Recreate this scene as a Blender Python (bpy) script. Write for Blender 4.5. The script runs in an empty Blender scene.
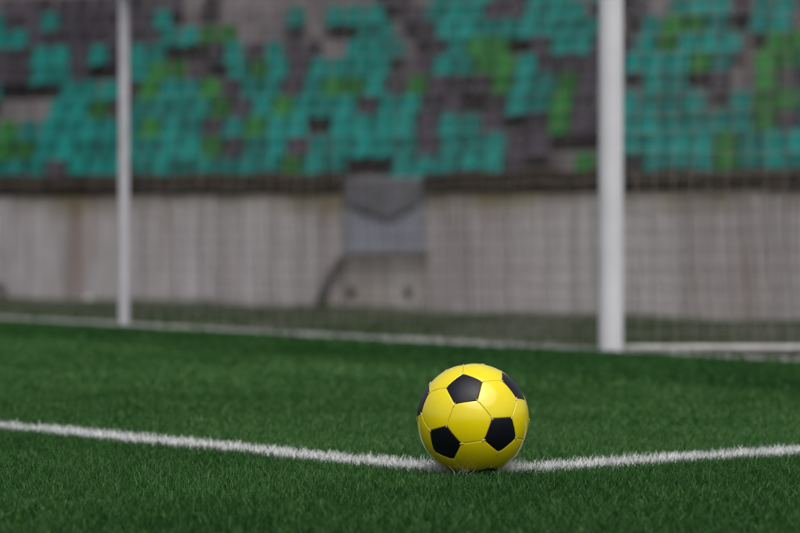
import bpy, bmesh, math, random
import numpy as np
from mathutils import Vector, Matrix

random.seed(7)
rng = np.random.default_rng(11)
S = bpy.context.scene
COL = S.collection
rad = math.radians

# ------------------------------------------------------------------ camera
FPX, HOR, HC = 2525.0, 269.0, 0.413          # focal length in photo pixels, horizon row, camera height
cam_d = bpy.data.cameras.new('camera')
cam = bpy.data.objects.new('camera', cam_d); COL.objects.link(cam)
cam.location = (0, 0, HC); cam.rotation_euler = (rad(90), 0, 0)
cam_d.sensor_width = 36.0; cam_d.lens = FPX / 800 * 36.0
cam_d.shift_y = (HOR - 266.5) / 800
cam_d.clip_start = 0.05; cam_d.clip_end = 1000
cam_d.dof.use_dof = True; cam_d.dof.focus_distance = 4.90; cam_d.dof.aperture_fstop = 3.7
cam_d.dof.aperture_blades = 9
S.camera = cam

# ------------------------------------------------------------------ sky, sun, exposure (overcast day)
SUN_EL, SUN_ROT = rad(60), rad(168)
world = bpy.data.worlds.new('World'); S.world = world; world.use_nodes = True
wn = world.node_tree.nodes; wl = world.node_tree.links
sky = wn.new('ShaderNodeTexSky'); sky.sky_type = 'NISHITA'; sky.sun_disc = False
sky.sun_elevation = SUN_EL; sky.sun_rotation = SUN_ROT
sky.dust_density = 6.0; sky.air_density = 1.0; sky.ozone_density = 1.0
hsv = wn.new('ShaderNodeHueSaturation'); hsv.inputs['Saturation'].default_value = 0.45
bg = wn['Background']; bg.inputs['Strength'].default_value = 0.10
wl.new(sky.outputs[0], hsv.inputs['Color']); wl.new(hsv.outputs[0], bg.inputs['Color'])
sun_d = bpy.data.lights.new('sun', 'SUN'); sun_d.energy = 1.3; sun_d.angle = rad(70)
sun_d.color = (1.0, 0.985, 0.985)
sun = bpy.data.objects.new('sun', sun_d); COL.objects.link(sun)
sdir = Vector((math.sin(SUN_ROT) * math.cos(SUN_EL), math.cos(SUN_ROT) * math.cos(SUN_EL), math.sin(SUN_EL)))
sun.rotation_euler = sdir.to_track_quat('Z', 'Y').to_euler()
S.view_settings.view_transform = 'Standard'; S.view_settings.look = 'None'
S.view_settings.exposure = 0.27; S.view_settings.gamma = 1.0
S.view_settings.use_curve_mapping = False
S.render.engine = 'CYCLES'
S.cycles.use_denoising = True
S.cycles.max_bounces = 6

# ------------------------------------------------------------------ helpers
def tag(o, label=None, cat=None, group=None, kind=None):
    if label: o['label'] = label
    if cat: o['category'] = cat
    if group: o['group'] = group
    if kind: o['kind'] = kind
    return o

def link(name, me, mat=None, parent=None):
    if mat is not None and len(me.materials) == 0: me.materials.append(mat)
    o = bpy.data.objects.new(name, me); COL.objects.link(o)
    if parent is not None: o.parent = parent
    return o

def empty(name, loc=(0, 0, 0), rz=0.0):
    o = bpy.data.objects.new(name, None); COL.objects.link(o)
    o.location = loc; o.rotation_euler = (0, 0, rz); o.empty_display_size = 0.1
    return o

def mesh(name, verts, faces, smooth=False):
    me = bpy.data.meshes.new(name); me.from_pydata([tuple(v) for v in verts], [], faces)
    if smooth: me.shade_smooth()
    me.update(); return me

def bm_mesh(name, bm, smooth=False):
    me = bpy.data.meshes.new(name); bm.to_mesh(me); bm.free()
    if smooth: me.shade_smooth()
    return me

def box_bm(bm, lo, hi, bevel=0.0, mat=None):
    r = bmesh.ops.create_cube(bm, size=1.0)
    for v in r['verts']:
        v.co = Vector([lo[i] + (v.co[i] + .5) * (hi[i] - lo[i]) for i in range(3)])
    if mat is not None:
        for v in r['verts']: v.co = mat @ v.co
    if bevel > 0:
        es = list({e for v in r['verts'] for e in v.link_edges})
        bmesh.ops.bevel(bm, geom=es, offset=bevel, segments=2, affect='EDGES', profile=.6)

def thicken(bm, t):                                   # open sheet -> closed shell of thickness t
    bm.normal_update()
    fs0 = bm.faces[:]; be = [e for e in bm.edges if e.is_boundary]
    nv = {v: bm.verts.new(v.co - v.normal * t) for v in bm.verts[:]}
    for f in fs0: bm.faces.new([nv[v] for v in reversed(f.verts)])
    for e in be:
        l = e.link_loops[0]; a, b_ = l.vert, l.link_loop_next.vert
        bm.faces.new((b_, a, nv[a], nv[b_]))

def tube_bm(bm, pts, r, n=12, caps=True):
    pts = [Vector(p) for p in pts]; rings = []
    for i, p in enumerate(pts):
        d = (pts[min(i + 1, len(pts) - 1)] - pts[max(i - 1, 0)]).normalized()
        a = d.orthogonal().normalized() if i == 0 else (a - d * a.dot(d)).normalized()
        b = d.cross(a)
        rr = r[i] if isinstance(r, (list, tuple)) else r
        rings.append([bm.verts.new(p + (a * math.cos(t) + b * math.sin(t)) * rr)
                      for t in [2 * math.pi * k / n for k in range(n)]])
    for A, B in zip(rings, rings[1:]):
        for k in range(n): bm.faces.new((A[k], A[(k + 1) % n], B[(k + 1) % n], B[k]))
    if caps: bm.faces.new(rings[0][::-1]); bm.faces.new(rings[-1])

def np_mesh(name, verts, loops, starts, totals):
    me = bpy.data.meshes.new(name)
    me.vertices.add(len(verts)); me.vertices.foreach_set('co', verts.astype(np.float32).ravel())
    me.loops.add(len(loops)); me.loops.foreach_set('vertex_index', loops.astype(np.int32))
    me.polygons.add(len(starts)); me.polygons.foreach_set('loop_start', starts.astype(np.int32))
    me.polygons.foreach_set('loop_total', totals.astype(np.int32))
    me.update(calc_edges=True); return me

# ------------------------------------------------------------------ materials
def new_mat(name):
    m = bpy.data.materials.new(name); m.use_nodes = True
    nt = m.node_tree; return m, nt, nt.nodes['Principled BSDF']

def ramp(nt, fac, stops):
    r = nt.nodes.new('ShaderNodeValToRGB'); e = r.color_ramp.elements
    while len(e) < len(stops): e.new(0.5)
    for i, (p, c) in enumerate(stops): e[i].position = p; e[i].color = (*c, 1)
    nt.links.new(fac, r.inputs[0]); return r.outputs[0]

def noise(nt, scale, detail=4, vec=None, rough=.55):
    n = nt.nodes.new('ShaderNodeTexNoise'); n.inputs['Scale'].default_value = scale
    n.inputs['Detail'].default_value = detail; n.inputs['Roughness'].default_value = rough
    if vec is not None: nt.links.new(vec, n.inputs['Vector'])
    return n.outputs[0]

def coords(nt, kind='Object', scale=(1, 1, 1), loc=None):
    t = nt.nodes.new('ShaderNodeTexCoord'); m = nt.nodes.new('ShaderNodeMapping')
    m.inputs['Scale'].default_value = scale
    nt.links.new(t.outputs[kind], m.inputs['Vector']); return m.outputs[0]

def world_coords(nt, scale=(1, 1, 1)):
    g = nt.nodes.new('ShaderNodeNewGeometry'); m = nt.nodes.new('ShaderNodeMapping')
    m.inputs['Scale'].default_value = scale
    nt.links.new(g.outputs['Position'], m.inputs['Vector']); return m.outputs[0]

def mixc(nt, fac, a, b, mode='MIX'):
    m = nt.nodes.new('ShaderNodeMix'); m.data_type = 'RGBA'; m.blend_type = mode
    for k, v in ((0, fac), (6, a), (7, b)):
        if hasattr(v, 'default_value') or hasattr(v, 'is_output'): nt.links.new(v, m.inputs[k])
        elif isinstance(v, (int, float)): m.inputs[k].default_value = v
        else: m.inputs[k].default_value = (*v, 1)
    return m.outputs[2]

def bump(nt, bsdf, h, strength, dist):
    b = nt.nodes.new('ShaderNodeBump'); b.inputs['Strength'].default_value = strength
    b.inputs['Distance'].default_value = dist
    nt.links.new(h, b.inputs['Height']); nt.links.new(b.outputs[0], bsdf.inputs['Normal'])

def plain(name, col, rough=.5, var=.12, scale=8, spec=.5, metallic=0, fade=False):
    m, nt, b = new_mat(name)
    n = noise(nt, scale, 5, world_coords(nt))
    lo = tuple(c * (1 - var) for c in col); hi = tuple(min(1, c * (1 + var)) for c in col)
    c = ramp(nt, n, [(.3, lo), (.7, hi)])
    if fade:                                             # some seats are more sun-bleached or dirtier than others
        oi = nt.nodes.new('ShaderNodeObjectInfo')
        c = mixc(nt, 1.0, c, ramp(nt, oi.outputs['Random'], [(0, (.62, .60, .60)), (.55, (.98, .98, .98)), (1, (1.30, 1.22, 1.22))]), 'MULTIPLY')
    nt.links.new(c, b.inputs['Base Color'])
    b.inputs['Roughness'].default_value = rough; b.inputs['Specular IOR Level'].default_value = spec
    b.inputs['Metallic'].default_value = metallic
    return m

def blade_mat(name, lo, mid, hi, trans=.25, rough=.45, patch=None):
    m, nt, b = new_mat(name)
    a = nt.nodes.new('ShaderNodeAttribute'); a.attribute_name = 'tint'
    c = ramp(nt, a.outputs['Fac'], [(0, lo), (.5, mid), (1, hi)])
    if patch:
        p = noise(nt, patch[0], 4, world_coords(nt))
        c = mixc(nt, ramp(nt, p, [(.38, (0, 0, 0)), (.66, (1, 1, 1))]), c, patch[1], 'MULTIPLY')
    nt.links.new(c, b.inputs['Base Color'])
    b.inputs['Roughness'].default_value = rough; b.inputs['Specular IOR Level'].default_value = .12
    t = nt.nodes.new('ShaderNodeBsdfTranslucent'); nt.links.new(c, t.inputs['Color'])
    mx = nt.nodes.new('ShaderNodeMixShader'); mx.inputs[0].default_value = trans
    nt.links.new(b.outputs[0], mx.inputs[1]); nt.links.new(t.outputs[0], mx.inputs[2])
    nt.links.new(mx.outputs[0], nt.nodes['Material Output'].inputs['Surface'])
    return m

M = {}
M['turf_base'] = plain('turf_infill', (.010, .040, .012), .95, .5, 30, .1)
M['blade'] = blade_mat('turf_fibre', (.012, .056, .010), (.038, .130, .025), (.180, .315, .128), .22, .42,
                       (1.7, (.66, .76, .66)))
M['line_blade'] = blade_mat('white_fibre', (.60, .60, .60), (.76, .76, .77), (.88, .88, .89), .2, .5)
M['worn_blade'] = blade_mat('worn_white_fibre', (.34, .35, .33), (.46, .46, .45), (.62, .62, .61), .2, .6)
M['weeds'] = blade_mat('weed_blade', (.016, .048, .008), (.026, .064, .012), (.058, .082, .022), .2, .7)

m, nt, b = new_mat('bare_soil_and_grass'); M['soil'] = m
v = world_coords(nt)
c = ramp(nt, noise(nt, .55, 6, v), [(.30, (.026, .027, .013)), (.50, (.022, .034, .011)), (.72, (.042, .037, .022))])
c = mixc(nt, .45, c, ramp(nt, noise(nt, 7, 6, v), [(.3, (.035, .033, .02)), (.7, (.055, .05, .03))]))
nt.links.new(c, b.inputs['Base Color']); b.inputs['Roughness'].default_value = .95
bump(nt, b, noise(nt, 12, 6, v), .6, .03)

def concrete(name, base, stain, streak=True, rust=True, moss=None):
    m, nt, b = new_mat(name)
    w = world_coords(nt)
    g = ramp(nt, noise(nt, 2.2, 8, w, .65), [(.28, tuple(x * .78 for x in base)), (.72, tuple(x * 1.12 for x in base))])
    if streak:                                      # rain streaks run down the face
        sv = world_coords(nt, (4.4, 4.4, .10))
        g = mixc(nt, ramp(nt, noise(nt, 1.6, 6, sv, .6), [(.40, (0, 0, 0)), (.64, (1, 1, 1))]), g, stain)
        sv2 = world_coords(nt, (9, 9, .12))
        g = mixc(nt, ramp(nt, noise(nt, 1.3, 4, sv2), [(.52, (0, 0, 0)), (.72, (.6, .6, .6))]), g, tuple(min(1, x * 1.35) for x in base))
    if rust:
        rv = world_coords(nt, (1.1, 1.1, .12))
        g = mixc(nt, ramp(nt, noise(nt, 1.0, 5, rv), [(.54, (0, 0, 0)), (.68, (.8, .8, .8))]), g, (.16, .115, .095))
    if moss:
        sx = nt.nodes.new('ShaderNodeSeparateXYZ')
        gm = nt.nodes.new('ShaderNodeNewGeometry'); nt.links.new(gm.outputs['Position'], sx.inputs[0])
        h = nt.nodes.new('ShaderNodeMath'); h.operation = 'MULTIPLY_ADD'
        nt.links.new(noise(nt, 1.4, 6, world_coords(nt, (1, 1, .35))), h.inputs[0])
        h.inputs[1].default_value = 1.5; nt.links.new(sx.outputs[2], h.inputs[2])
        mr = nt.nodes.new('ShaderNodeMapRange'); nt.links.new(h.outputs[0], mr.inputs[0])
        mr.inputs[1].default_value = 2.12; mr.inputs[2].default_value = 2.62
        mr.inputs[3].default_value = 0; mr.inputs[4].default_value = .8
        g = mixc(nt, mr.outputs[0], g, moss)
        # yellow-green algae below the coping, right of the gap
        sp = wp(t_at(500), 0, 1.72); vm = nt.nodes.new('ShaderNodeMapping'); vm.vector_type = 'POINT'
        vm.inputs['Location'].default_value = (-sp.x / .75, 0, -sp.z / .42)
        vm.inputs['Scale'].default_value = (1 / .75, 0, 1 / .42)
        nt.links.new(gm.outputs['Position'], vm.inputs[0])
        ln = nt.nodes.new('ShaderNodeVectorMath'); ln.operation = 'LENGTH'; nt.links.new(vm.outputs[0], ln.inputs[0])
        ad = nt.nodes.new('ShaderNodeMath'); ad.operation = 'MULTIPLY_ADD'; ad.inputs[1].default_value = 1.1
        nt.links.new(noise(nt, 3.2, 6, world_coords(nt, (1, 1, .5))), ad.inputs[0]); nt.links.new(ln.outputs['Value'], ad.inputs[2])
        m2 = nt.nodes.new('ShaderNodeMapRange'); nt.links.new(ad.outputs[0], m2.inputs[0])
        m2.inputs[1].default_value = 1.55; m2.inputs[2].default_value = .75; m2.inputs[3].default_value = 0; m2.inputs[4].default_value = .75
        g = mixc(nt, m2.outputs[0], g, (.20, .18, .07))
    oi = nt.nodes.new('ShaderNodeObjectInfo')            # each cast piece has its own tone
    g = mixc(nt, 1.0, g, ramp(nt, oi.outputs['Random'], [(0, (.80, .78, .77)), (.5, (.96, .95, .96)), (1, (1.08, 1.08, 1.10))]), 'MULTIPLY')
    nt.links.new(g, b.inputs['Base Color']); b.inputs['Roughness'].default_value = .9
    b.inputs['Specular IOR Level'].default_value = .2
    bump(nt, b, noise(nt, 18, 8, w), .5, .012)
    return m
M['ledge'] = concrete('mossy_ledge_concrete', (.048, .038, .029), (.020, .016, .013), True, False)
M['step'] = concrete('terrace_concrete', (.195, .178, .182), (.110, .100, .106), True, False)
M['block'] = concrete('pale_block_concrete', (.33, .31, .295), (.25, .235, .22), True, False)
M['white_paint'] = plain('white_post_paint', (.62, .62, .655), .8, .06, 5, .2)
M['far_paint'] = plain('greyer_white_paint', (.50, .49, .53), .8, .08, 5, .2)  # greyer mix of the near post's white, for the far post
M['dirty_white'] = plain('dirty_white_paint', (.40, .39, .385), .7, .2, 6)
M['net'] = plain('net_cord', (.27, .25, .235), .8, .15, 9, .2)
M['bnet'] = plain('barrier_cord', (.045, .042, .042), .8, .15, 9, .2)
M['sheet'] = plain('blue_grey_sheet', (.180, .190, .228), .6, .12, 1.6)
M['shade_drape'] = plain('dark_drape', (.080, .079, .092), .75, .35, 6)
M['pipe'] = plain('dark_iron_pipe', (.060, .056, .058), .6, .25, 9)
M['hole'] = plain('drain_dark', (.035, .034, .036), .9, .2, 9)
M['seat_T'] = plain('teal_seat_plastic', (.000, .150, .132), .6, .14, 1.3, .18, 0, True)
M['seat_G'] = plain('green_seat_plastic', (.014, .120, .022), .6, .14, 1.3, .18, 0, True)
M['seat_D'] = plain('charcoal_seat_plastic', (.040, .035, .046), .7, .15, 1.3, .18, 0, True)
M['bracket'] = plain('seat_bracket_steel', (.08, .08, .085), .55, .2, 9, .5, .6)
M['plastic_white'] = plain('white_film', (.48, .46, .46), .45, .1, 30)
M['rubber'] = plain('dark_rubber', (.030, .018, .016), .7, .25, 20)

def ball_mat(name, col, rough, var, spec, coat):
    m, nt, b = new_mat(name)
    n = noise(nt, 22, 6, coords(nt))
    c = ramp(nt, n, [(.3, tuple(x * (1 - var) for x in col)), (.7, tuple(x * (1 + var) for x in col))])
    d = noise(nt, 9, 8, coords(nt), .7)
    c = mixc(nt, ramp(nt, d, [(.62, (0, 0, 0)), (.85, (.06, .06, .06))]), c, (.12, .11, .05))
    nt.links.new(c, b.inputs['Base Color'])
    nt.links.new(ramp(nt, n, [(.3, (rough,) * 3), (.7, (rough + .10,) * 3)]), b.inputs['Roughness'])
    b.inputs['Specular IOR Level'].default_value = spec
    b.inputs['Coat Weight'].default_value = coat; b.inputs['Coat Roughness'].default_value = .05
    vo = nt.nodes.new('ShaderNodeTexVoronoi'); vo.inputs['Scale'].default_value = 520
    nt.links.new(coords(nt), vo.inputs['Vector'])
    bump(nt, b, vo.outputs['Distance'], .10, .0006)
    return m
M['ball_yellow'] = ball_mat('yellow_synthetic_leather', (.80, .655, .004), .07, .04, .55, .35)
M['ball_black'] = ball_mat('black_synthetic_leather', (.006, .006, .010), .30, .10, .28, .0)
M['seam'] = plain('ball_seam', (.17, .13, .012), .8, .2, 60)
M['thread'] = plain('stitch_thread', (.62, .52, .22), .7, .1, 90)

# ------------------------------------------------------------------ plan of the place
def px(x, y, z=0.018):
    s = (y - HOR) / (HC - z); return Vector(((x - 400) / s, FPX / s, z))

POST1 = px(611, 349).xy; POST2 = px(124, 323.5).xy
G = (POST2 - POST1).normalized()                     # along the goal line, towards the far post
GN = Vector((-G.y, G.x)); GN = GN if GN.x > 0 else -GN   # out of the pitch, behind the goal
CORNER = px(473, 468).xy
L1 = (px(0, 422.8).xy - CORNER).normalized(); L2 = (px(800, 447.2).xy - CORNER).normalized()
BALL = Vector((73 / 509, FPX / 509, .1175)); BR = .110

WL = Vector((-400 / 53.9, FPX / 53.9)); WR = Vector((400 / 58.3, FPX / 58.3))   # front face of the stand's wall
WT = (WR - WL).normalized(); WN = Vector((-WT.y, WT.x))      # along the wall, and back into the stand
W0 = (WL + WR) / 2; WLEN = (WR - WL).length
WTOP = 1.75
def wp(t, d, z=0.0): p = W0 + WT * t + WN * d; return Vector((p.x, p.y, z))
def t_at(xp, d=0.0):                                 # place along the wall seen at photo column xp
    k = (xp - 400) / FPX; A = W0 + WN * d
    return (k * A.y - A.x) / (WT.x - k * WT.y)
WROT = math.atan2(WT.y, WT.x)

M['wall'] = concrete('weathered_wall_concrete', (.385, .368, .374), (.215, .195, .196), True, True, (.135, .118, .050))

def foot(t):                                         # ground height along the foot of the wall
    u = t / WLEN + .5
    return float(np.interp(u, [-.6, 0, .42, 1.0, 1.6], [-.04, -.106, -.30, -.55, -.66]))
foot_v = np.vectorize(foot)

def ground_z(x, y):
    x = np.asarray(x, float); y = np.asarray(y, float)
    d = (x - POST1.x) * GN.x + (y - POST1.y) * GN.y          # beyond the goal line
    w = (x - W0.x) * WN.x + (y - W0.y) * WN.y                # behind the wall face
    t = (x - W0.x) * WT.x + (y - W0.y) * WT.y
    f = np.clip(d / np.maximum(d - w, .01), 0, 1); f = np.where(w > 0, 1, f)
    z = foot_v(t) * f ** 1.15 - .02
    lump = .05 * np.sin(x * 1.3 + .7 * y) * np.sin(y * .83 - x * .4) + .03 * np.sin(x * 3.1) * np.cos(y * 2.3 + x)
    return np.where(d < .1, -.03, z + lump * np.clip(f * 3, 0, 1) * np.where(w > -.05, .3, 1))

# ground sheet, to the horizon
xs = np.concatenate([[-400, -200, -90, -50], np.arange(-34, 34.1, .5), [50, 90, 200, 400]])
ys = np.concatenate([[-300, -120, -50, -20], np.arange(0, 62, .5), [80, 150, 300, 600]])
gx, gy = np.meshgrid(xs, ys); gz = ground_z(gx, gy)
nx, ny = len(xs), len(ys)
vs = np.stack([gx, gy, gz], -1).reshape(-1, 3)
fs = [(j * nx + i, j * nx + i + 1, (j + 1) * nx + i + 1, (j + 1) * nx + i) for j in range(ny - 1) for i in range(nx - 1)]
tag(link('ground', mesh('ground', vs, fs, True), M['soil']), 'bare earth and rough grass between the pitch and the wall', kind='structure')

# artificial pitch: one sheet with its far edge just behind the goal line
EDGE = .16
pa = POST1 + G * 60 + GN * EDGE; pb = POST1 - G * 40 + GN * EDGE
pc = pb - GN * 70; pd = pa - GN * 70
q = [(p.x, p.y) for p in (pa, pb, pc, pd)]
vs = [(x, y, 0) for x, y in q] + [(x, y, -.08) for x, y in q]
tag(link('pitch', mesh('pitch', vs, [(3, 2, 1, 0), (0, 1, 5, 4), (1, 2, 6, 5), (2, 3, 7, 6), (3, 0, 4, 7)]), M['turf_base']),
    'green artificial turf football pitch', kind='structure')

# ------------------------------------------------------------------ turf fibres
def blades(name, P, L, W, lean, bias, mat, zbase=None, tint=None):
    n = len(P)
    L = L * rng.uniform(.72, 1.15, n); W = W * rng.uniform(.75, 1.25, n)
    az = rng.uniform(0, 2 * np.pi, n); ln = np.abs(rng.normal(0, lean, n))
    dx = np.cos(az) * np.sin(ln) + bias[0]; dy = np.sin(az) * np.sin(ln) + bias[1]
    dz = np.cos(ln); k = np.sqrt(dx**2 + dy**2 + dz**2); dx, dy, dz = dx / k, dy / k, dz / k
    fa = rng.uniform(0, 2 * np.pi, n); wx, wy = np.cos(fa) * W / 2, np.sin(fa) * W / 2
    base = np.stack([P[:, 0], P[:, 1], np.zeros(n) if zbase is None else zbase], 1)
    curl = rng.uniform(.1, .9, n)
    D = np.stack([dx, dy, dz], 1); Wv = np.stack([wx, wy, np.zeros(n)], 1)
    mid = base + D * (L * .55)[:, None]
    h = np.stack([dx, dy, np.zeros(n)], 1); h /= np.linalg.norm(h, axis=1)[:, None] + 1e-6
    tip = mid + D * (L * .45 * (1 - .3 * curl))[:, None] + h * (L * .4 * curl)[:, None]
    V = np.stack([base - Wv, base + Wv, mid + Wv * .85, mid - Wv * .85, tip + Wv * .35, tip - Wv * .35], 1).reshape(-1, 3)
    o = np.arange(n)[:, None] * 6
    loops = (o + np.array([0, 1, 2, 3, 3, 2, 4, 5])[None]).ravel()
    starts = np.arange(2 * n) * 4; totals = np.full(2 * n, 4)
    me = np_mesh(name, V, loops, starts, totals); me.shade_smooth()
    t = rng.beta(2, 2.6, n) if tint is None else tint
    at = me.attributes.new('tint', 'FLOAT', 'POINT'); at.data.foreach_set('value', np.repeat(t, 6).astype(np.float32))
    return link(name, me, mat)

def gdist(P): return (P[:, 0] - POST1.x) * GN.x + (P[:, 1] - POST1.y) * GN.y
def seg_mask(P, A, d, half, wob=.006):
    r = P - np.array(A)[None]; d = np.array(d)
    along = r @ d; acr = r @ np.array([-d[1], d[0]])
    w = wob * np.sin(along * 9 + acr * 7) + rng.normal(0, .007, len(P))
    return (np.abs(acr + w) < half) & (along > -half)

LW = .045                                              # half width of the painted lines
bands = [(3.15, 4.2, 35000, .0013), (4.2, 6.4, 43000, .0011), (6.4, 8.5, 19000, .0018),
         (8.5, 13.0, 5200, .0040), (13.0, 22.0, 1500, .0085)]
Ps, Ws = [], []
for y0, y1, dens, w in bands:
    ext = .55 + .1 * (y0 > 6)
    wid = lambda y: .317 * y + 2 * ext
    n = int(dens * (wid(y0) + wid(y1)) / 2 * (y1 - y0))
    y = rng.uniform(y0, y1, int(n * 1.35)); keep = rng.random(len(y)) < wid(y) / wid(y1); y = y[keep][:n]
    x = rng.uniform(-.5, .5, len(y)) * wid(y)
    Ps.append(np.stack([x, y], 1)); Ws.append(np.full(len(y), w))
P = np.concatenate(Ps); W = np.concatenate(Ws)
ra, rr_ = rng.uniform(0, 2 * np.pi, 1500), rng.uniform(.058, .115, 1500)      # fibres pushed up round the ball
P = np.concatenate([P, np.stack([BALL.x + rr_ * np.cos(ra), BALL.y + rr_ * np.sin(ra)], 1)]); W = np.concatenate([W, np.full(1500, .0013)])
gd = gdist(P); ok = gd < EDGE - .02
rb = np.hypot(P[:, 0] - BALL.x, P[:, 1] - BALL.y); ok &= rb > .058
ok &= np.hypot(P[:, 0] - POST1.x, P[:, 1] - POST1.y) > .075
P, W, gd = P[ok], W[ok], gd[ok]
area_line = seg_mask(P, CORNER, L1, LW) | seg_mask(P, CORNER, L2, LW)
ga = (P[:, 0] - POST1.x) * G.x + (P[:, 1] - POST1.y) * G.y           # worn paint: thin beside the near post, patchy between the posts
wear = np.where(ga < .12, .28, .92 - .35 * np.clip(np.sin(ga * 5.3) + np.sin(ga * 2.9 + 1), 0, 1) * (ga < 6))
area_line |= (np.hypot(P[:, 0] - BALL.x, P[:, 1] - BALL.y) < .10) & (seg_mask(P, CORNER, L1, .085) | seg_mask(P, CORNER, L2, .085))
goal_line = (np.abs(gd + .03 + rng.normal(0, .008, len(P))) < .105) & (rng.random(len(P)) < wear)
bx = .06 * np.sin(P[:, 0] * 1.9 + 1.1 * P[:, 1]) + .05; by = .06 * np.sin(P[:, 1] * 1.4 - .8 * P[:, 0])
# pile sheen painted as tint: paler inside goal area, darker band along goal line
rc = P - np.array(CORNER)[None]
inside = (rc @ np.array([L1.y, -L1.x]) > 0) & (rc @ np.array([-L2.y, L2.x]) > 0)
sheen_tint = np.where(gd > -1.75 + rng.normal(0, .12, len(P)), -.17, np.where(inside, .10, -.03))
tints = np.clip(rng.beta(1.5, 2.4, len(P)) + sheen_tint, 0, 1)
for name, msk, label, mat, hl in (
        ('grass', ~(area_line | goal_line), 'short green artificial grass of the pitch', M['blade'], .0205),
        ('goal_area_line', area_line, 'white painted corner of the goal area running under the ball', M['line_blade'], .0255),
        ('goal_line', goal_line, 'white goal line running past the feet of both posts', M['worn_blade'], .030)):
    p = P[msk]; rbm = np.hypot(p[:, 0] - BALL.x, p[:, 1] - BALL.y)
    hl = hl * np.where(rbm < .12, 1.12 if name == 'grass' else 1.4, 1.0) * (1 + .12 * np.sin(p[:, 0] * 31 + 9 * np.sin(p[:, 1] * 17)))
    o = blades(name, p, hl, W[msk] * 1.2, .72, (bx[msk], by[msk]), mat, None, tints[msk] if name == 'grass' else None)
    tag(o, label, kind='stuff' if name == 'grass' else 'structure')

# rough weeds on the strip behind the goal
n = 42000
d = rng.uniform(0, 1, n) ** .8
yy = 12.2 + d * 33; xx = rng.uniform(-.24, .24, n) * yy
P2 = np.stack([xx, yy], 1); g2 = gdist(P2)
w2 = (xx - W0.x) * WN.x + (yy - W0.y) * WN.y
clump = np.sin(xx * 2.1 + yy) * np.sin(yy * 1.3 - xx) + rng.normal(0, .5, n)
ok = (g2 > EDGE + .02) & (w2 < -.04) & ((clump > .0) | (w2 > -1.6))
P2 = P2[ok]; zz = ground_z(P2[:, 0], P2[:, 1])
hh = np.where(w2[ok] > -1.6, .13, .075)
o = blades('weeds', P2, hh, np.full(len(P2), .009), .5, (np.zeros(len(P2)), np.zeros(len(P2))), M['weeds'], zz - .01)
tag(o, 'patchy olive weeds on the earth strip before the wall', kind='stuff')

# ------------------------------------------------------------------ the stand's concrete wall
GAPL, GAPR = t_at(343), t_at(425)
wall = empty('concrete_wall', wp(0, 0, 0), WROT)
tag(wall, 'long stained grey concrete wall below the seats, broken by a gap', 'wall')
def wall_panel(t0, t1):
    bm = bmesh.new(); box_bm(bm, (t0 + .009, 0, -.95), (t1 - .009, .30, WTOP), .012)
    o = link('concrete_panel', bm_mesh('concrete_panel', bm), M['wall'], wall)
    o.location.y = random.uniform(-.012, .012); return o
def run(a, b, step):
    n = max(1, round((b - a) / step)); return [a + (b - a) * i / n for i in range(n + 1)]
for a, b in ((-15.0, GAPL), (GAPR, 14.5)):
    e = run(a, b, 1.55)
    for t0, t1 in zip(e, e[1:]): wall_panel(t0, t1)
bm = bmesh.new()
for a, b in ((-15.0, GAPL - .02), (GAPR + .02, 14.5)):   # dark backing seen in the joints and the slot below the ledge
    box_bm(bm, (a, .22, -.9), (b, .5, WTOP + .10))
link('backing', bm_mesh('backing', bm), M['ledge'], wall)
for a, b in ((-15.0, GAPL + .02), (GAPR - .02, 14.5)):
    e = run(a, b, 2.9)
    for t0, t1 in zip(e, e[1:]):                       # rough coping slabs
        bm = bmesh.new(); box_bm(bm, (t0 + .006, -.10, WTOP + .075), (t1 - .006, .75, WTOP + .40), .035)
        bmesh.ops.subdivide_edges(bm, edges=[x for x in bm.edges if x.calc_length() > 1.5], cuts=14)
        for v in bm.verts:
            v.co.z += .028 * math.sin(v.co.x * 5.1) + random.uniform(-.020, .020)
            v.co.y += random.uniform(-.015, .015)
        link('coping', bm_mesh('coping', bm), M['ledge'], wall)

# the gap: a low block with two drains, a metal sheet, an added drape and a bent pipe rail
blk = empty('drain_block', wp((GAPL + GAPR) / 2, .10, 0), WROT); gw = (GAPR - GAPL) / 2
tag(blk, 'low pale concrete block with two dark drain holes filling the wall gap', 'block')
bm = bmesh.new()
box_bm(bm, (-gw + .01, 0, -.9), (-.012, .25, .66), .012)
link('concrete_panel', bm_mesh('concrete_panel', bm), M['block'], blk)
bm = bmesh.new(); box_bm(bm, (.012, 0, -.9), (gw - .01, .25, .66), .012)
link('concrete_panel', bm_mesh('concrete_panel', bm), M['block'], blk)
for xp in (352.5, 408):
    t = t_at(xp, .1) - (GAPL + GAPR) / 2; z = HC - (291 - HOR) / 56
    bm = bmesh.new(); tube_bm(bm, [(t, .02, z), (t, -.05, z), (t, -.052, z), (t, .0, z)], [.085, .085, .066, .066], 18, False)
    o = link('drain_pipe', bm_mesh('drain_pipe', bm, True), M['pipe'], blk)
    bm = bmesh.new(); tube_bm(bm, [(t, .02, z), (t, -.006, z)], .067, 18)
    link('opening', bm_mesh('opening', bm), M['hole'], o)
sh = empty('metal_sheet', wp((GAPL + GAPR) / 2, .07, .70), WROT)
tag(sh, 'blue-grey metal sheet panel standing in the wall gap below the drape', 'panel')
bm = bmesh.new(); N = 24
top = [bm.verts.new((-gw + .01 + (2 * gw - .02) * i / N, .012 * math.sin(i * 1.35), 1.35)) for i in range(N + 1)]
bot = [bm.verts.new((v.co.x, v.co.y, 0)) for v in top]
for i in range(N): bm.faces.new((bot[i], bot[i + 1], top[i + 1], top[i]))
thicken(bm, .012)
link('sheet', bm_mesh('sheet', bm), M['sheet'], sh)
bm = bmesh.new()
for s in (-1, 1): box_bm(bm, (s * (gw - .06) - .025, .02, -.03), (s * (gw - .06) + .025, .07, 1.37), .004)
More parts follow.
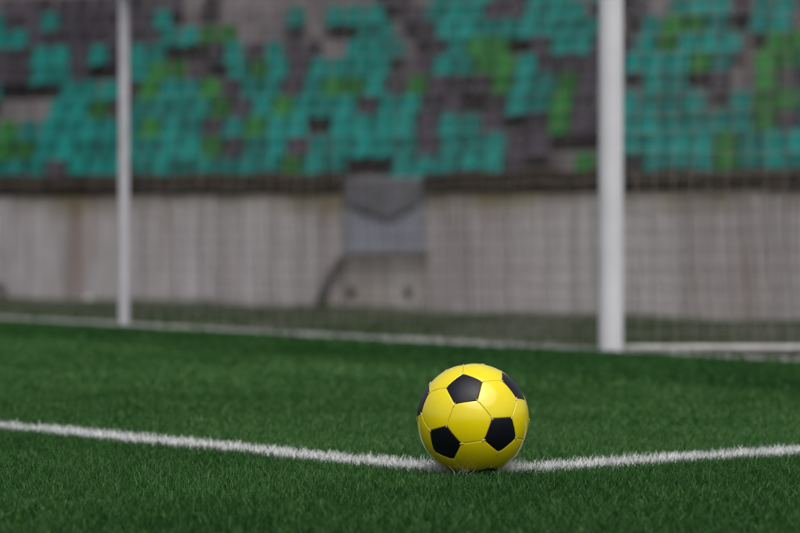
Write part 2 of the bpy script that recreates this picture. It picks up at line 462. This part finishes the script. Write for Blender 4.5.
link('frame', bm_mesh('frame', bm), M['pipe'], sh)
# dark drape added to shape the shaded curve sagging across the gap
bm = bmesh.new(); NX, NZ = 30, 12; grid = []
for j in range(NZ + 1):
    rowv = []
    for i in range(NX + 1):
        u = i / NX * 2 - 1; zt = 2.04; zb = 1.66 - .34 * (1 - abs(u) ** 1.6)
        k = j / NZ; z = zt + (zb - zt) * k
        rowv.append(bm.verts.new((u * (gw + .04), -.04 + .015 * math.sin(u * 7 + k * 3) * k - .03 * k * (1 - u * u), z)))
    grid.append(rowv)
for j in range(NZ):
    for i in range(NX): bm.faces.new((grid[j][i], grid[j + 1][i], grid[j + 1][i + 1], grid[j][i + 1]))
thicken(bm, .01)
o = link('drape', bm_mesh('drape', bm, True), M['shade_drape'])
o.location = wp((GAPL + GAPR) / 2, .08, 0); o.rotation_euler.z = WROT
tag(o, 'dark grey drape added for the shaded curve across the wall gap', 'drape')
# pipe rail
zr = HC + (HOR - 255) / 56
pts = [wp(t_at(428), -.06, zr), wp(t_at(400), -.07, zr), wp(t_at(360), -.07, zr), wp(t_at(349), -.075, zr - .01), wp(t_at(342), -.09, zr - .07),
       wp(t_at(335), -.12, zr - .30), wp(t_at(327), -.15, HC - 18 / 56), wp(t_at(320), -.18, HC - 44 / 56)]
bm = bmesh.new(); tube_bm(bm, [p - pts[0] for p in pts], [.058] * 4 + [.062, .066, .072, .080], 14)
o = link('pipe_rail', bm_mesh('pipe_rail', bm, True), M['pipe']); o.location = pts[0]
tag(o, 'dark iron pipe crossing the wall gap and bending down to the ground', 'pipe')

# ------------------------------------------------------------------ terraces and seats
Z0, RISE, TREAD, D0 = 1.72, .43, .75, .80
NROW = 14
stand = empty('concrete_stand', wp(0, 0, 0), WROT)
tag(stand, 'stepped grey concrete terraces carrying teal, green and charcoal seats', 'stand')
for r in range(NROW):
    e = run(-15, 14.5, 3.7)
    for t0, t1 in zip(e, e[1:]):
        bm = bmesh.new()
        y0 = D0 + TREAD * r; z1 = Z0 + RISE * r
        box_bm(bm, (t0 + .006, y0 + (0 if r else .0), z1 - RISE - .02), (t1 - .006, y0 + TREAD + .06, z1), .012)
        o = link('terrace_step', bm_mesh('terrace_step', bm), M['step'], stand)
        o.location.y = random.uniform(-.01, .01); o.location.z = random.uniform(-.008, .008)
bm = bmesh.new()                                       # body of the stand below the steps
prof = [(.5, -1.0), (.5, Z0 - .5), (D0 + TREAD * NROW, Z0 - .5 + RISE * NROW), (D0 + TREAD * NROW, -1.0)]
A = [bm.verts.new((-15, y, z)) for y, z in prof]; B = [bm.verts.new((14.5, y, z)) for y, z in prof]
bm.faces.new(A); bm.faces.new(B[::-1])
for i in range(4): bm.faces.new((A[i], B[i], B[(i + 1) % 4], A[(i + 1) % 4]))
bmesh.ops.recalc_face_normals(bm, faces=bm.faces[:])
link('body', bm_mesh('body', bm), M['step'], stand)

def seat_shell():
    # moulded bucket: front lip, pan, bend and a backrest with rounded shoulders
    prof = [(-.228, -.080), (-.232, -.012), (-.205, .006), (-.10, -.010), (.04, -.022), (.12, -.010), (.165, .045),
            (.190, .13), (.212, .24), (.230, .355), (.240, .395)]
    half = [.170, .184, .190, .193, .194, .194, .194, .194, .189, .170, .125]
    bm = bmesh.new(); rows = []
    for (y, z), h in zip(prof, half):
        rv = []
        for i in range(9):
            u = i / 4 - 1; lift = .028 * abs(u) ** 3
            back = z > .1
            rv.append(bm.verts.new((u * h, y - (lift if back else 0), z + (0 if back else lift))))
        rows.append(rv)
    for A, B in zip(rows, rows[1:]):
        for i in range(8): bm.faces.new((A[i], A[i + 1], B[i + 1], B[i]))
    thicken(bm, .012)
    return bm_mesh('stadium_seat', bm, True)
def seat_bracket():
    bm = bmesh.new()
    for s in (-1, 1):
        tube_bm(bm, [(s * .11, -.15, -.03), (s * .11, .10, -.05), (s * .11, .20, -.17), (s * .11, .215, -.36)], .013, 6)
    tube_bm(bm, [(-.11, .06, -.045), (.11, .06, -.045)], .011, 6)
    return bm_mesh('bracket', bm, True)
shell = seat_shell(); shells = {}
for k in 'TGD':
    s = shell.copy(); s.materials.clear(); s.materials.append(M['seat_' + k]); shells[k] = s
brk = seat_bracket(); brk.materials.append(M['bracket'])

# seats by 22-pixel column of the photo, bottom row first: Teal, Green, Dark, '.' bare concrete
MAP = [
 'TTDTTTTTTTTTTGTT..TTTTTD..GG.TTTGTTTT',
 'GTTTTTTTTGDTTDTTTTTDTTTDD...TTTTGTTTT',
 'GTTTTTGTTDTGTT.TTTTDTTD.DGDDTTTTTTGDT',
 '..TTGDTTTGDTGTTTDTTDD.DTTGDDTTTT.TGGT',
 '...TTDGTTGDTTDTGTDGDDDGTTGDD.TT.D.GD.',
 'DTTD..TGD.TGTDTTTT.DTGGTDDDDTTTGT.GGD',
 'DTTDTDT..DTDTDD.TT.DTGG.DTTDDTGTTT.GG',
 'TDDDDDDTTGG.....TT.DTTTTTTTD.TGGT.TT.',
 'DDTDDDDT.....T.TT.DTTTDDTTT.D.TTTDTT.',
 'DDDDDDDD.D.......DD.TTDDTT.TD..TTTDTT.']
ORD = 'first second third fourth fifth sixth seventh eighth ninth tenth eleventh twelfth thirteenth fourteenth fifteenth sixteenth seventeenth eighteenth nineteenth'.split()
TENS = {20: 'twenty', 30: 'thirty', 40: 'forty'}
def ordinal(n):
    if n < 20: return ORD[n - 1]
    t = n // 10 * 10
    return {20: 'twentieth', 30: 'thirtieth', 40: 'fortieth'}[t] if n == t else TENS[t] + '-' + ORD[n - t - 1]
CNAME = {'T': 'teal', 'G': 'green', 'D': 'charcoal'}
extra = bmesh.new(); PITCH = .425
for r, rowmap in enumerate(MAP):
    d = D0 + TREAD * r + .42; off = random.uniform(-.12, .12); cnt = {'T': 0, 'G': 0, 'D': 0}
    for k in range(-32, 33):
        t = k * PITCH + off; p = wp(t, d, Z0 + RISE * r + .385)
        if abs(t) > 14: continue
        xp = 400 + FPX * p.x / p.y; c = int(xp // 22)
        inside = -6 < xp < 806
        if inside:
            ch = rowmap[min(max(c, 0), len(rowmap) - 1)]
            if ch == '.' or 604 < xp < 619: continue
            # the far post's foot and the frame top hide nothing else of note
            if HOR - FPX * (p.z + .30 - HC) / p.y < -2 and HOR - FPX * (p.z - HC) / p.y < -2: continue
            cnt[ch] += 1
            o = link('stadium_seat', shells[ch]); o.location = p
            o.rotation_euler = (rad(random.gauss(0, 1.5)), 0, WROT + rad(random.gauss(0, 2.0)))
            rw = 'bottom row' if r == 0 else ordinal(r + 1) + ' row up'
            tag(o, f'{CNAME[ch]} plastic stadium seat, {ordinal(cnt[ch])} {CNAME[ch]} one from the left, {rw}', 'seat',
                'plastic seats on the stand')
            link('bracket', brk, None, o)
        else:
            ch = random.choice('TTTTTDG..')
            if ch == '.': continue
            n0 = len(extra.verts); f0 = len(extra.faces)
            extra.from_mesh(shell); extra.verts.ensure_lookup_table(); extra.faces.ensure_lookup_table()
            mt = Matrix.Translation(p) @ Matrix.Rotation(WROT, 4, 'Z')
            for v in extra.verts[n0:]: v.co = mt @ v.co
            for f in extra.faces[f0:]: f.material_index = 'TGD'.index(ch)
me = bm_mesh('more_seats', extra, True)
for k in 'TGD': me.materials.append(M['seat_' + k])
tag(link('further_seats', me), 'rows of teal, green and charcoal seats continuing along the stand', kind='stuff')

# ------------------------------------------------------------------ goal
goal = empty('football_goal', (POST1.x, POST1.y, 0))
tag(goal, 'white football goal with round posts behind the yellow ball', 'goal')
def rel(p, z): return Vector((p.x - POST1.x, p.y - POST1.y, z))
HG = 2.44
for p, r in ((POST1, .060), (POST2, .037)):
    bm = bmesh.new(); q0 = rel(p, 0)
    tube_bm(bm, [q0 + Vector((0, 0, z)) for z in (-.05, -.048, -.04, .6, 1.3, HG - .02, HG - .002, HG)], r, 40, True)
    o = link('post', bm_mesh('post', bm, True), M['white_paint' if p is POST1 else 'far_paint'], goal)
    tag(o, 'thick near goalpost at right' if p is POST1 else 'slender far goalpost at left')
bm = bmesh.new(); tube_bm(bm, [rel(POST1, HG + .01), rel((POST1 + POST2) / 2, HG + .01), rel(POST2, HG + .01)], .06, 32)
link('crossbar', bm_mesh('crossbar', bm, True), M['white_paint'], goal)
SD = Vector((.97, .26)).normalized(); DEP = 2.0         # side frames run back from the posts
bm = bmesh.new(); tube_bm(bm, [rel(POST1 + SD * .05, .022), rel(POST1 + SD * 1, .014), rel(POST1 + SD * DEP, -.004)], .017, 16)
link('ground_bar', bm_mesh('ground_bar', bm, True), M['dirty_white'], goal)

def net_mesh(name, S00, U, lenU, H, step, r, sag, zbot=.0):
    """square-mesh net hung in the vertical plane through S00 along U, with a soft billow"""
    nu, nv = int(lenU / step), int(H / step)
    N = np.array([-U.y, U.x])
    def pos(u, v):
        w = sag * np.sin(np.pi * np.clip(u / lenU, 0, 1)) * np.sin(np.pi * np.clip(v / H, 0, 1) * .9)
        w = w + .03 * np.sin(u * 2.7 + v * 1.9) + .02 * np.sin(u * 6.1 - v * 3.3)
        dz = -.03 * np.sin(u * 3.1 + 1) ** 2 * (v / H)
        du = .015 * np.sin(v * 5 + u * 1.7)
        x = S00.x + U.x * (u + du) + N[0] * w; y = S00.y + U.y * (u + du) + N[1] * w
        return np.stack([x, y, zbot + v + dz], -1)
    V, F = [], []; base = 0
    lines = []
    sv = np.linspace(0, H, max(6, nv // 2)); su = np.linspace(0, lenU, max(6, nu // 2))
    for i in range(nu + 1): lines.append(pos(np.full(len(sv), i * step), sv))
    for j in range(nv + 1): lines.append(pos(su, np.full(len(su), j * step)))
    verts = []; loops = []
    for Lp in lines:
        T = np.gradient(Lp, axis=0); T /= np.linalg.norm(T, axis=1)[:, None]
        a = np.cross(T, np.array([.31, .62, .72])); a /= np.linalg.norm(a, axis=1)[:, None]; b_ = np.cross(T, a)
        ring = [Lp + (a * math.cos(t) + b_ * math.sin(t)) * r for t in (0, 2.094, 4.189)]
        m_ = len(Lp); verts.append(np.stack(ring, 1).reshape(-1, 3))
        i = np.arange(m_ - 1)
        for k in range(3):
            k2 = (k + 1) % 3
            loops.append(np.stack([base + i * 3 + k, base + i * 3 + k2, base + (i + 1) * 3 + k2, base + (i + 1) * 3 + k], 1))
        base += m_ * 3
    V = np.concatenate(verts); Lq = np.concatenate(loops)
    return np_mesh(name, V, Lq.ravel(), np.arange(len(Lq)) * 4, np.full(len(Lq), 4))

net = empty('goal_net', (POST1.x, POST1.y, 0))
tag(net, 'pale square-mesh net hung behind and beside the white goalposts', 'net')
def net_part(name, *a):
    me = net_mesh(*a); o = link(name, me, M['net'], net); o.location = (-POST1.x, -POST1.y, 0); tag(o, kind='stuff'); return o
net_part('side_net', 'side_net', POST1 + SD * .05, SD, DEP, HG, .10, .0023, .06)
net_part('side_net', 'side_net', POST2 + SD * .05, SD, DEP, HG, .10, .0018, -.10)
net_part('back_net', 'back_net', POST1 + SD * DEP, G, (POST2 - POST1).length, HG, .10, .0017, -.25)
# taller ball-stop net on the strip behind the goal
B0 = POST1 + GN * 3.1 - G * 3.0; BLEN = 24.0
bn = empty('barrier_net', (B0.x, B0.y, 0))
tag(bn, 'faint tall ball-stop net stretched behind the goal before the wall', 'net')
me = net_mesh('netting', B0, G, BLEN, 3.4, .13, .0026, .12, -.1)
o = link('netting', me, M['bnet'], bn); o.location = (-B0.x, -B0.y, 0); tag(o, kind='stuff')
for k in (0, BLEN):
    bm = bmesh.new(); q0 = G * k
    tube_bm(bm, [(q0.x, q0.y, -.5), (q0.x, q0.y, 3.5)], .035, 16)
    link('pole', bm_mesh('pole', bm, True), M['pipe'], bn)

# ------------------------------------------------------------------ litter at the foot of the wall
def at_wall(xp, yp, back=-.35):
    p = wp(t_at(xp, back), back); return Vector((p.x, p.y, HC - (yp - HOR) * p.y / FPX))
p = at_wall(88, 303); bm = bmesh.new()
bmesh.ops.create_icosphere(bm, subdivisions=3, radius=.06)
for v in bm.verts:
    k = 1 + .18 * math.sin(v.co.x * 60 + 1) * math.sin(v.co.y * 55) + random.uniform(-.12, .12)
    v.co = v.co * k; v.co.z = max(v.co.z * 1.25, -.05)
o = link('plastic_bag', bm_mesh('plastic_bag', bm), M['plastic_white']); o.location = p + Vector((0, 0, .07))
tag(o, 'small crumpled white plastic bag at the wall foot near the far post', 'litter')
p = at_wall(-4, 303); bm = bmesh.new()
R0, r0 = .13, .065; ring = [[bm.verts.new(((R0 + r0 * math.cos(b_)) * math.cos(a), r0 * 1.2 * math.sin(b_), (R0 + r0 * math.cos(b_)) * math.sin(a)))
      for b_ in [2 * math.pi * j / 12 for j in range(12)]] for a in [2 * math.pi * i / 32 for i in range(32)]]
for i in range(32):
    for j in range(12): bm.faces.new((ring[i][j], ring[(i + 1) % 32][j], ring[(i + 1) % 32][(j + 1) % 12], ring[i][(j + 1) % 12]))
bmesh.ops.recalc_face_normals(bm, faces=bm.faces[:])
o = link('tyre', bm_mesh('tyre', bm, True), M['rubber']); o.location = p + Vector((0, 0, .19)); o.rotation_euler = (rad(-12), 0, rad(20))
tag(o, 'dark round tyre leaning at the wall foot on the left edge', 'tyre')

# ------------------------------------------------------------------ ball
phi = (1 + 5 ** .5) / 2
IV = [Vector(v).normalized() for v in [(-1, phi, 0), (1, phi, 0), (-1, -phi, 0), (1, -phi, 0), (0, -1, phi), (0, 1, phi),
      (0, -1, -phi), (0, 1, -phi), (phi, 0, -1), (phi, 0, 1), (-phi, 0, -1), (-phi, 0, 1)]]
adj = {i: [j for j in range(12) if j != i and IV[i].dot(IV[j]) > .4] for i in range(12)}
IF = [(i, j, k) for i in range(12) for j in adj[i] if j > i for k in adj[i] if k > j and k in adj[j]]
TV = {(i, j): (IV[i] * 2 + IV[j]).normalized() for i in range(12) for j in adj[i]}
# turn the solid so that three pentagons sit where the photo shows them
view = (Vector((0, 0, HC)) - BALL).normalized(); right = Vector((0, 0, 1)).cross(view).normalized(); up = view.cross(right)
def vdir(a, b): return (right * a + up * b + view * math.sqrt(1 - a * a - b * b)).normalized()
tgt = [vdir(-.155, .560), vdir(-.525, -.425), vdir(.515, -.255)]
best = None
for f in IF:
    for perm in (f, (f[1], f[2], f[0]), (f[2], f[0], f[1]), (f[0], f[2], f[1]), (f[2], f[1], f[0]), (f[1], f[0], f[2])):
        A = np.array([IV[i] for i in perm]); Bm = np.array(tgt)
        U, _, Vt = np.linalg.svd(A.T @ Bm); R = Vt.T @ U.T
        if np.linalg.det(R) < 0: continue
        e = np.sum((A @ R.T - Bm) ** 2)
        if best is None or e < best[0]: best = (e, R)
RM = Matrix(best[1].tolist()).to_4x4()
ball = empty('football', (BALL.x, BALL.y, BALL.z - BR)); ball.matrix_world = Matrix.Translation(BALL - Vector((0, 0, BR)))
tag(ball, 'glossy yellow and black panelled football resting on the white line corner', 'ball')

def panel(poly):
    c = sum(poly, Vector()).normalized()
    a = (poly[0] - c * poly[0].dot(c)).normalized(); b_ = c.cross(a)
    poly = sorted(poly, key=lambda p: math.atan2(p.dot(b_), p.dot(a)))
    n = 8; edge = []
    for i, p in enumerate(poly):
        q_ = poly[(i + 1) % len(poly)]
        for k in range(n): edge.append(p.lerp(q_, k / n))
    ctr = sum(poly, Vector()) / len(poly)
    ts = [.16, .32, .48, .62, .74, .84, .91, .955, .978, .990, .995]
    bm = bmesh.new(); c0 = bm.verts.new(c * BR * 1.004); prev = None
    for t in ts:
        x = max(0, (t - .962) / .034)
        rr = BR * (1 + .004 * (1 - t ** 3)) - .0011 * x ** 2.6
        cur = [bm.verts.new(ctr.lerp(p, t).normalized() * rr) for p in edge]
        m_ = len(cur)
        for i in range(m_):
            if prev is None: bm.faces.new((c0, cur[i], cur[(i + 1) % m_]))
            else: bm.faces.new((prev[i], cur[i], cur[(i + 1) % m_], prev[(i + 1) % m_]))
        prev = cur
    for v in bm.verts: v.co = (RM @ v.co) + Vector((0, 0, BR))
    return bm
for i in range(12):
    o = link('pentagon_panel', bm_mesh('pentagon_panel', panel([TV[(i, j)] for j in adj[i]]), True), M['ball_black'], ball)
    bm = bmesh.new()                                   # pale thread ticks at the five corners
    for j in adj[i]:
        p = TV[(i, j)]; d_ = (IV[j] - p * IV[j].dot(p)).normalized(); s_ = p.cross(d_)
        fr = Matrix((s_, d_, p)).transposed().to_4x4()
        mt = Matrix.Translation(Vector((0, 0, BR))) @ RM @ Matrix.Translation(p * BR) @ fr
        box_bm(bm, (-.0008, -.0030, -.0012), (.0008, .0046, .0010), 0, mt)
    tag(link('corner_stitches', bm_mesh('corner_stitches', bm), M['thread'], o), kind='stuff')
for (i, j, k) in IF:
    link('hexagon_panel', bm_mesh('hexagon_panel', panel([TV[q_] for q_ in ((i, j), (j, i), (j, k), (k, j), (k, i), (i, k))]), True), M['ball_yellow'], ball)
bm = bmesh.new(); bmesh.ops.create_icosphere(bm, subdivisions=5, radius=BR - .0008)
for v in bm.verts: v.co.z += BR
link('seam', bm_mesh('seam', bm, True), M['seam'], ball)
